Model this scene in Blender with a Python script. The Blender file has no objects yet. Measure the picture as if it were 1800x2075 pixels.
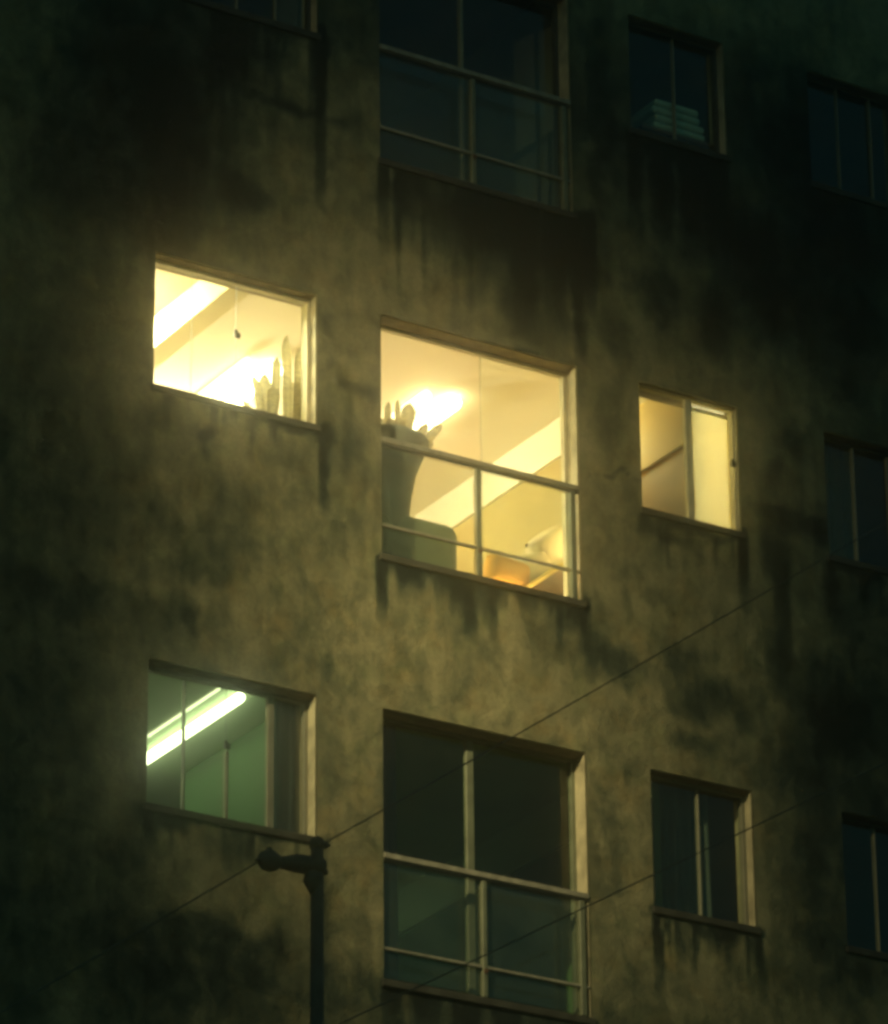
import bpy, bmesh, math, random
import numpy as np
from mathutils import Vector, Matrix

random.seed(7)
scene = bpy.context.scene
COL = scene.collection
ZO = 15.573                       # height of the lit row's sill above the street

# ------------------------------------------------------------------ camera
CAM_LOC = (-13.6105, -25.4606, -13.973 + ZO)
YAW, PITCH, ROLL = 31.9802, 24.3126, -0.6040
cy, sy = math.cos(math.radians(YAW)), math.sin(math.radians(YAW))
cp, sp = math.cos(math.radians(PITCH)), math.sin(math.radians(PITCH))
F = Vector((sy * cp, cy * cp, sp)); R0 = Vector((cy, -sy, 0)); U0 = R0.cross(F)
c_, s_ = math.cos(math.radians(ROLL)), math.sin(math.radians(ROLL))
RR = c_ * R0 + s_ * U0; UU = -s_ * R0 + c_ * U0
cam_data = bpy.data.cameras.new('camera'); cam = bpy.data.objects.new('camera', cam_data); COL.objects.link(cam)
M = Matrix((RR, UU, -F)).transposed().to_4x4(); M.translation = Vector(CAM_LOC)
cam.matrix_world = M
cam_data.sensor_fit = 'VERTICAL'; cam_data.sensor_height = 36.0
cam_data.lens = 9666.79 / 2075 * 36.0
cam_data.clip_start = 0.2; cam_data.clip_end = 500
scene.camera = cam

# ------------------------------------------------------------------ sky, after dusk
world = bpy.data.worlds.new('World'); scene.world = world; world.use_nodes = True
wn, wl = world.node_tree.nodes, world.node_tree.links
wn.clear()
sky = wn.new('ShaderNodeTexSky'); sky.sky_type = 'NISHITA'; sky.sun_disc = False
sky.sun_elevation = math.radians(-0.3); sky.sun_rotation = math.radians(200)
tint = wn.new('ShaderNodeMix'); tint.data_type = 'RGBA'; tint.blend_type = 'MULTIPLY'; tint.inputs[0].default_value = 1
tint.inputs[7].default_value = (0.26, 1.0, 1.02, 1)
bg = wn.new('ShaderNodeBackground'); bg.inputs[1].default_value = 0.15
wo = wn.new('ShaderNodeOutputWorld')
wl.new(sky.outputs[0], tint.inputs[6]); wl.new(tint.outputs[2], bg.inputs[0]); wl.new(bg.outputs[0], wo.inputs[0])

# ------------------------------------------------------------------ street floodlight (its mast is built further down)
LAMP_POS = Vector((-8.0, -5.6, 2.6 + ZO)); LAMP_AIM = Vector((2.4, 0.0, -1.65 + ZO))
sd = bpy.data.lights.new('floodlight_beam', 'SPOT'); flood = bpy.data.objects.new('floodlight_beam', sd); COL.objects.link(flood)
sd.energy = 10500; sd.color = (1.0, 0.80, 0.36); sd.spot_size = math.radians(70); sd.spot_blend = 1.0; sd.shadow_soft_size = 0.10
# the lamp's reflector: an oval beam, brightest on its axis and fading smoothly away from it
sd.use_nodes = True; ln, ll = sd.node_tree.nodes, sd.node_tree.links; ln.clear()
ltc = ln.new('ShaderNodeTexCoord'); lmp = ln.new('ShaderNodeMapping'); lmp.inputs['Scale'].default_value = (1/0.068, 1/0.195, 0)
llen = ln.new('ShaderNodeVectorMath'); llen.operation = 'DOT_PRODUCT'
lexp = ln.new('ShaderNodeMath'); lexp.operation = 'POWER'; lexp.inputs[0].default_value = math.exp(-1)
lem = ln.new('ShaderNodeEmission'); lout = ln.new('ShaderNodeOutputLight')
ll.new(ltc.outputs['Normal'], lmp.inputs[0]); ll.new(lmp.outputs[0], llen.inputs[0]); ll.new(lmp.outputs[0], llen.inputs[1])
ll.new(llen.outputs['Value'], lexp.inputs[1]); lq = ln.new('ShaderNodeMath'); lq.operation = 'MULTIPLY'; lq.inputs[1].default_value = 0.25; ll.new(llen.outputs['Value'], lq.inputs[0])
lexp2 = ln.new('ShaderNodeMath'); lexp2.operation = 'POWER'; lexp2.inputs[0].default_value = math.exp(-1); ll.new(lq.outputs[0], lexp2.inputs[1])
lsum = ln.new('ShaderNodeMath'); lsum.operation = 'MULTIPLY_ADD'; lsum.inputs[1].default_value = 0.12   # stray light round the main beam
ll.new(lexp2.outputs[0], lsum.inputs[0]); ll.new(lexp.outputs[0], lsum.inputs[2])
ll.new(lsum.outputs[0], lem.inputs['Strength']); ll.new(lem.outputs[0], lout.inputs[0])
flood.location = LAMP_POS
flood.rotation_euler = (LAMP_AIM - LAMP_POS).to_track_quat('-Z', 'Y').to_euler()

vs = scene.view_settings
vs.view_transform = 'Standard'; vs.look = 'None'; vs.exposure = 0.0; vs.gamma = 1.0; vs.use_curve_mapping = False
scene.render.engine = 'CYCLES'
scene.cycles.use_denoising = True
scene.cycles.pixel_filter_type = 'BLACKMAN_HARRIS'; scene.cycles.filter_width = 3.4
scene.cycles.volume_bounces = 2; scene.cycles.max_bounces = 8; scene.cycles.diffuse_bounces = 5; scene.cycles.transparent_max_bounces = 16
scene.cycles.sample_clamp_indirect = 8.0
scene.cycles.caustics_reflective = False; scene.cycles.caustics_refractive = False

# ------------------------------------------------------------------ helpers
def link(o, parent=None):
    COL.objects.link(o)
    if parent is not None: o.parent = parent
    return o

class MB:
    """collects shapes; build() links them as one mesh object"""
    def __init__(s): s.bm = bmesh.new()
    def box(s, x0, x1, y0, y1, z0, z1, bev=0.0, seg=2):
        m = Matrix.Translation(((x0+x1)/2, (y0+y1)/2, (z0+z1)/2)) @ Matrix.Diagonal((abs(x1-x0), abs(y1-y0), abs(z1-z0), 1))
        r = bmesh.ops.create_cube(s.bm, size=1.0, matrix=m)
        if bev:
            es = list({e for v in r['verts'] for e in v.link_edges})
            bmesh.ops.bevel(s.bm, geom=es, offset=bev, segments=seg, profile=0.5, affect='EDGES')
        return s
    def poly_prism(s, pts, d):
        """pts: 3-D outline, extruded by vector d"""
        a = [s.bm.verts.new(p) for p in pts]; b = [s.bm.verts.new(Vector(p) + Vector(d)) for p in pts]
        n = len(pts)
        s.bm.faces.new(a); s.bm.faces.new(b[::-1])
        for i in range(n): s.bm.faces.new((a[i], b[i], b[(i+1) % n], a[(i+1) % n]))
        return s
    def tube(s, pts, rads, n=10, cap=True):
        pts = [Vector(p) for p in pts]; rings = []
        for i, p in enumerate(pts):
            t = (pts[min(i+1, len(pts)-1)] - pts[max(i-1, 0)]).normalized()
            up = Vector((0, 0, 1)) if abs(t.z) < 0.9 else Vector((1, 0, 0))
            a = t.cross(up).normalized(); b = t.cross(a)
            r = rads[i] if isinstance(rads, (list, tuple)) else rads
            rings.append([s.bm.verts.new(p + (a*math.cos(2*math.pi*k/n) + b*math.sin(2*math.pi*k/n))*r) for k in range(n)])
        for i in range(len(rings)-1):
            for k in range(n):
                s.bm.faces.new((rings[i][k], rings[i][(k+1) % n], rings[i+1][(k+1) % n], rings[i+1][k]))
        if cap: s.bm.faces.new(rings[0][::-1]); s.bm.faces.new(rings[-1])
        return s
    def capsule(s, p0, p1, r, n=14):
        p0, p1 = Vector(p0), Vector(p1); d = (p1-p0).normalized(); pts, rr = [], []
        for k in range(6):
            a = math.pi/2*(k/5); pts.append(p0 - d*r*math.cos(a) + d*r); rr.append(max(r*math.sin(a), 1e-4))
        for k in range(6):
            a = math.pi/2*(k/5); pts.append(p1 - d*r + d*r*math.sin(a)); rr.append(max(r*math.cos(a), 1e-4))
        return s.tube(pts, rr, n)
    def lathe(s, c, prof, n=24):
        """prof: (radius, z) pairs"""
        return s.tube([(c[0], c[1], c[2]+z) for r, z in prof], [r for r, z in prof], n)
    def grid(s, fn, nu, nv):
        vv = [[s.bm.verts.new(fn(i/nu, j/nv)) for j in range(nv+1)] for i in range(nu+1)]
        for i in range(nu):
            for j in range(nv): s.bm.faces.new((vv[i][j], vv[i+1][j], vv[i+1][j+1], vv[i][j+1]))
        return s
    def build(s, name, mat, parent=None, off=(0, 0, 0), smooth=False, solid=0.0):
        if solid:
            bmesh.ops.solidify(s.bm, geom=list(s.bm.faces), thickness=solid)
        bmesh.ops.recalc_face_normals(s.bm, faces=list(s.bm.faces))
        bmesh.ops.translate(s.bm, verts=list(s.bm.verts), vec=(-off[0], -off[1], ZO-off[2]))
        me = bpy.data.meshes.new(name); s.bm.to_mesh(me); s.bm.free()
        if mat is not None: me.materials.append(mat)
        if smooth:
            for p in me.polygons: p.use_smooth = True
        return link(bpy.data.objects.new(name, me), parent)

def thing(name, label, cat, loc=(0, 0, 0), group=None):
    o = bpy.data.objects.new(name, None); o.empty_display_size = 0.1; COL.objects.link(o); o.location = loc
    o['label'] = label; o['category'] = cat
    if group: o['group'] = group
    return o
def W(x, y, z): return (x, y, z + ZO)      # from sill-relative to world height
def tag(o, label, cat, group=None):
    o['label'] = label; o['category'] = cat
    if group: o['group'] = group
    return o
def structure(o): o['kind'] = 'structure'; return o
def origin_to(o, loc):
    o.data.transform(Matrix.Translation(-Vector(loc))); o.location = loc; return o

# ------------------------------------------------------------------ materials
def nodes_of(name):
    m = bpy.data.materials.new(name); m.use_nodes = True
    nt = m.node_tree; b = nt.nodes['Principled BSDF']
    return m, nt, b
def mat(name, col, rough=0.6, var=0.25, scale=6.0, bump=0.1, bscale=60, metal=0.0, stretch=None, sub=0.0):
    m, nt, b = nodes_of(name); N, L = nt.nodes, nt.links
    tc = N.new('ShaderNodeTexCoord'); mp = N.new('ShaderNodeMapping'); L.new(tc.outputs['Object'], mp.inputs[0])
    if stretch: mp.inputs['Scale'].default_value = stretch
    no = N.new('ShaderNodeTexNoise'); no.inputs['Scale'].default_value = scale; no.inputs['Detail'].default_value = 6
    L.new(mp.outputs[0], no.inputs['Vector'])
    mr = N.new('ShaderNodeMapRange'); mr.inputs[1].default_value = 0.3; mr.inputs[2].default_value = 0.7
    mr.inputs[3].default_value = 1 - var; mr.inputs[4].default_value = 1 + var*0.6
    L.new(no.outputs[0], mr.inputs[0])
    mx = N.new('ShaderNodeMix'); mx.data_type = 'RGBA'; mx.blend_type = 'MULTIPLY'; mx.inputs[0].default_value = 1
    mx.inputs[6].default_value = (*col, 1); L.new(mr.outputs[0], mx.inputs[7]); L.new(mx.outputs[2], b.inputs['Base Color'])
    b.inputs['Roughness'].default_value = rough; b.inputs['Metallic'].default_value = metal
    if bump:
        n2 = N.new('ShaderNodeTexNoise'); n2.inputs['Scale'].default_value = bscale; n2.inputs['Detail'].default_value = 4
        L.new(mp.outputs[0], n2.inputs['Vector'])
        bp = N.new('ShaderNodeBump'); bp.inputs['Strength'].default_value = bump; bp.inputs['Distance'].default_value = 0.01
        L.new(n2.outputs[0], bp.inputs['Height']); L.new(bp.outputs[0], b.inputs['Normal'])
    return m
def emit(name, col, strength):
    m, nt, b = nodes_of(name)
    b.inputs['Base Color'].default_value = (0.8, 0.8, 0.78, 1)
    b.inputs['Emission Color'].default_value = (*col, 1); b.inputs['Emission Strength'].default_value = strength
    return m
def glass(name, tintc, dust, dustcol, refl=1.0, rough=0.02):
    m = bpy.data.materials.new(name); m.use_nodes = True; N, L = m.node_tree.nodes, m.node_tree.links; N.clear()
    tr = N.new('ShaderNodeBsdfTransparent'); tr.inputs[0].default_value = (*tintc, 1)
    gl = N.new('ShaderNodeBsdfGlossy'); gl.inputs['Roughness'].default_value = rough
    fr = N.new('ShaderNodeFresnel'); geo = N.new('ShaderNodeNewGeometry')
    ior = N.new('ShaderNodeMapRange'); ior.inputs[3].default_value = 1.45; ior.inputs[4].default_value = 1/1.45   # same reflectance from both sides
    L.new(geo.outputs['Backfacing'], ior.inputs[0]); L.new(ior.outputs[0], fr.inputs[0])
    df = N.new('ShaderNodeBsdfDiffuse'); df.inputs[0].default_value = (*dustcol, 1)
    tl = N.new('ShaderNodeBsdfTranslucent'); tl.inputs[0].default_value = (*dustcol, 1)
    md = N.new('ShaderNodeMixShader'); md.inputs[0].default_value = 0.5
    L.new(df.outputs[0], md.inputs[1]); L.new(tl.outputs[0], md.inputs[2])
    tc = N.new('ShaderNodeTexCoord'); no = N.new('ShaderNodeTexNoise'); no.inputs['Scale'].default_value = 2.5; no.inputs['Detail'].default_value = 5
    L.new(tc.outputs['Object'], no.inputs['Vector'])
    mr = N.new('ShaderNodeMapRange'); mr.inputs[1].default_value = 0.3; mr.inputs[2].default_value = 0.75
    mr.inputs[3].default_value = dust*0.5; mr.inputs[4].default_value = dust*1.6; L.new(no.outputs[0], mr.inputs[0])
    m1 = N.new('ShaderNodeMixShader'); m2 = N.new('ShaderNodeMixShader'); out = N.new('ShaderNodeOutputMaterial')
    L.new(fr.outputs[0], m1.inputs[0]); L.new(tr.outputs[0], m1.inputs[1]); L.new(gl.outputs[0], m1.inputs[2])
    L.new(mr.outputs[0], m2.inputs[0]); L.new(m1.outputs[0], m2.inputs[1]); L.new(md.outputs[0], m2.inputs[2])
    L.new(m2.outputs[0], out.inputs[0])
    return m

def wall_material():
    m, nt, b = nodes_of('stained_render'); N, L = nt.nodes, nt.links
    tc = N.new('ShaderNodeTexCoord')
    at = N.new('ShaderNodeAttribute'); at.attribute_name = 'grime_shade'
    def noise(scale, det, sc=(1, 1, 1), rough=0.6, dist=0.0):
        mp = N.new('ShaderNodeMapping'); mp.inputs['Scale'].default_value = sc; L.new(tc.outputs['Object'], mp.inputs[0])
        n = N.new('ShaderNodeTexNoise'); n.inputs['Scale'].default_value = scale; n.inputs['Detail'].default_value = det
        n.inputs['Roughness'].default_value = rough; n.inputs['Distortion'].default_value = dist
        L.new(mp.outputs[0], n.inputs['Vector']); return n.outputs[0]
    def math_(op, a, bb, clamp=False):
        n = N.new('ShaderNodeMath'); n.operation = op; n.use_clamp = clamp
        for i, v in enumerate((a, bb)):
            if isinstance(v, (int, float)): n.inputs[i].default_value = v
            else: L.new(v, n.inputs[i])
        return n.outputs[0]
    def rng(v, a, bb, c, d, smooth=False):
        n = N.new('ShaderNodeMapRange'); n.interpolation_type = 'SMOOTHSTEP' if smooth else 'LINEAR'
        L.new(v, n.inputs[0])
        for i, q in enumerate((a, bb, c, d)): n.inputs[i+1].default_value = q
        return n.outputs[0]
    big = noise(1.6, 7, (1, 1, 0.75), 0.62, 0.6)
    mid = noise(6.5, 7, (1, 1, 0.8), 0.68, 0.3)
    streak = noise(9.0, 5, (1, 1, 0.10), 0.6)
    fine = noise(42, 5, (1, 1, 1), 0.75)
    speck = noise(150, 3, (1, 1, 1), 0.8)
    # dirt = painted stain and shade shapes broken up by noise + general blotches
    g = math_('ADD', at.outputs['Fac'], math_('MULTIPLY', math_('SUBTRACT', mid, 0.5), 1.25))
    g = math_('ADD', g, math_('MULTIPLY', math_('SUBTRACT', streak, 0.5), 0.4))
    g = math_('ADD', g, math_('MULTIPLY', math_('SUBTRACT', big, 0.52), 0.75))
    g = math_('ADD', g, math_('MULTIPLY', math_('SUBTRACT', fine, 0.5), 0.6))
    dirt_shade = rng(g, -0.48, 0.74, 0.0, 1.0)
    ramp = N.new('ShaderNodeValToRGB'); L.new(dirt_shade, ramp.inputs[0]); cr = ramp.color_ramp
    cr.elements[0].position = 0.0; cr.elements[0].color = (0.40, 0.362, 0.225, 1)
    cr.elements[1].position = 1.0; cr.elements[1].color = (0.010, 0.018, 0.020, 1)
    for pos, c in ((0.25, (0.27, 0.252, 0.156, 1)), (0.5, (0.13, 0.138, 0.09, 1)), (0.75, (0.042, 0.060, 0.050, 1))):
        e = cr.elements.new(pos); e.color = c
    # rusty tint patches and fine speckle
    rust = rng(noise(3.4, 6, (1, 1, 1), 0.65), 0.50, 0.72, 0.0, 0.55)
    mx = N.new('ShaderNodeMix'); mx.data_type = 'RGBA'; mx.blend_type = 'MULTIPLY'
    L.new(rust, mx.inputs[0]); L.new(ramp.outputs[0], mx.inputs[6]); mx.inputs[7].default_value = (1.0, 0.72, 0.42, 1)
    moss = rng(noise(4.3, 6, (1.0, 1, 0.9), 0.65, 0.4), 0.50, 0.72, 0.0, 0.4)
    mg = N.new('ShaderNodeMix'); mg.data_type = 'RGBA'; mg.blend_type = 'MULTIPLY'
    L.new(moss, mg.inputs[0]); L.new(mx.outputs[2], mg.inputs[6]); mg.inputs[7].default_value = (0.72, 0.95, 0.70, 1); mx = mg
    sp = math_('MULTIPLY', rng(speck, 0.25, 0.75, 0.40, 1.60), rng(fine, 0.3, 0.7, 0.66, 1.34))
    m2 = N.new('ShaderNodeMix'); m2.data_type = 'RGBA'; m2.blend_type = 'MULTIPLY'; m2.inputs[0].default_value = 1
    L.new(mx.outputs[2], m2.inputs[6]); L.new(sp, m2.inputs[7])
    L.new(m2.outputs[2], b.inputs['Base Color'])
    b.inputs['Roughness'].default_value = 0.92; b.inputs['Specular IOR Level'].default_value = 0.25
    h = math_('ADD', math_('MULTIPLY', mid, 0.6), math_('ADD', math_('MULTIPLY', fine, 0.35), math_('MULTIPLY', speck, 0.15)))
    bp = N.new('ShaderNodeBump'); bp.inputs['Strength'].default_value = 0.8; bp.inputs['Distance'].default_value = 0.02
    L.new(h, bp.inputs['Height']); L.new(bp.outputs[0], b.inputs['Normal'])
    return m

M_WALL = wall_material()
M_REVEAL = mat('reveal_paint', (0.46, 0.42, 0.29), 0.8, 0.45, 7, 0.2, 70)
M_SOFFIT = mat('shaded_soffit', (0.22, 0.18, 0.11), 0.9, 0.5, 9, 0.4, 60)  # underside shade put into the colour, darker than the jambs
M_SILL = mat('dark_concrete', (0.05, 0.052, 0.045), 0.9, 0.5, 9, 0.4, 60)  # same dark tone on every sill
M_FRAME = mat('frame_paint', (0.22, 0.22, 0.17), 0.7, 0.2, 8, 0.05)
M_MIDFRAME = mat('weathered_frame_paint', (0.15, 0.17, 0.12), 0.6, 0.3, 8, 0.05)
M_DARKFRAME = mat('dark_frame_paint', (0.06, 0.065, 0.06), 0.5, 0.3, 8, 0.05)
M_FRAMELIT = mat('lit_frame_paint', (0.62, 0.57, 0.40), 0.7, 0.2, 8, 0.05)  # pale frames for lit windows, with room glow put into the colour
M_RAIL = mat('rail_paint', (0.29, 0.28, 0.23), 0.5, 0.35, 14, 0.15, 90)
M_RUST = mat('rusty_metal', (0.12, 0.06, 0.03), 0.8, 0.4, 30, 0.2)
M_CEIL = mat('ceiling_paint', (0.82, 0.76, 0.62), 0.8, 0.08, 1.2, 0.03)
M_WHITE = mat('white_gloss_paint', (0.86, 0.83, 0.72), 0.5, 0.05, 2, 0.02)
M_CREAM = mat('cream_wall_paint', (0.70, 0.63, 0.40), 0.8, 0.12, 1.3, 0.03)
M_TAN = mat('tan_wall_paint', (0.48, 0.37, 0.15), 0.75, 0.15, 1.5, 0.03)
M_BROWN = mat('brown_dado_paint', (0.26, 0.17, 0.065), 0.7, 0.2, 2, 0.03)
M_GREEN = mat('green_wall_paint', (0.062, 0.13, 0.05), 0.75, 0.2, 1.5, 0.03)
M_GCEIL = mat('pale_green_ceiling', (0.42, 0.56, 0.35), 0.8, 0.12, 1.5, 0.03)
M_DARKROOM = mat('unlit_room_paint', (0.30, 0.32, 0.28), 0.8, 0.2, 1.5, 0.03)
M_FLOOR = mat('floor_tiles', (0.22, 0.15, 0.09), 0.5, 0.25, 3, 0.03)
M_GLASS = glass('window_glass', (0.94, 0.98, 0.94), 0.006, (0.6, 0.6, 0.5))
M_DUSTY = glass('dusty_glass', (0.95, 0.96, 0.92), 0.038, (0.7, 0.68, 0.55))
M_BALGLASS = glass('balustrade_glass', (0.95, 0.97, 0.94), 0.06, (0.42, 0.58, 0.48))
M_CURTAIN = mat('blue_grey_cloth', (0.06, 0.11, 0.13), 0.95, 0.2, 5, 0.2, 140)
M_PALECURTAIN = mat('grey_green_cloth', (0.16, 0.21, 0.19), 0.95, 0.2, 5, 0.2, 140)
M_POLE = mat('dark_pole_steel', (0.065, 0.07, 0.06), 0.7, 0.4, 9, 0.2)
M_WIRE = mat('black_cable', (0.09, 0.09, 0.08), 0.7, 0.1, 9, 0.0)
M_WARM = emit('warm_tube', (1.0, 0.90, 0.50), 11.0)
M_WARMSLIM = emit('warm_slim_tube', (1.0, 0.90, 0.5), 3.0)
M_WARMFILL = emit('warm_fill_tube', (1.0, 0.89, 0.57), 240.0)
M_COOL = emit('greenish_tube', (0.92, 1.0, 0.62), 6.0)
M_COOLFILL = emit('greenish_fill_tube', (0.90, 1.0, 0.60), 34.0)
M_COOLSLIM = emit('greenish_slim_tube', (0.86, 1.0, 0.58), 2.0)

# ------------------------------------------------------------------ openings of the facade (metres, heights from the lit sill)
AX, BX, CX, DX = (0.0, 1.271), (1.784, 3.417), (3.950, 4.812), (5.588, 6.46)
ROWS = {'top': 3.074, 'mid': 0.0, 'low': -3.0}
OPEN = {}
for row, s0, s1, b0, b1 in (('top', 3.074, 4.045, 2.219, 4.04), ('mid', 0.0, 1.005, -0.840, 0.990), ('low', -3.0, -1.983, -3.890, -1.970)):
    OPEN['a', row] = (*AX, s0, s1); OPEN['b', row] = (*BX, b0, b1); OPEN['c', row] = (*CX, s0, s1); OPEN['d', row] = (*DX, s0, s1)

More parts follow.
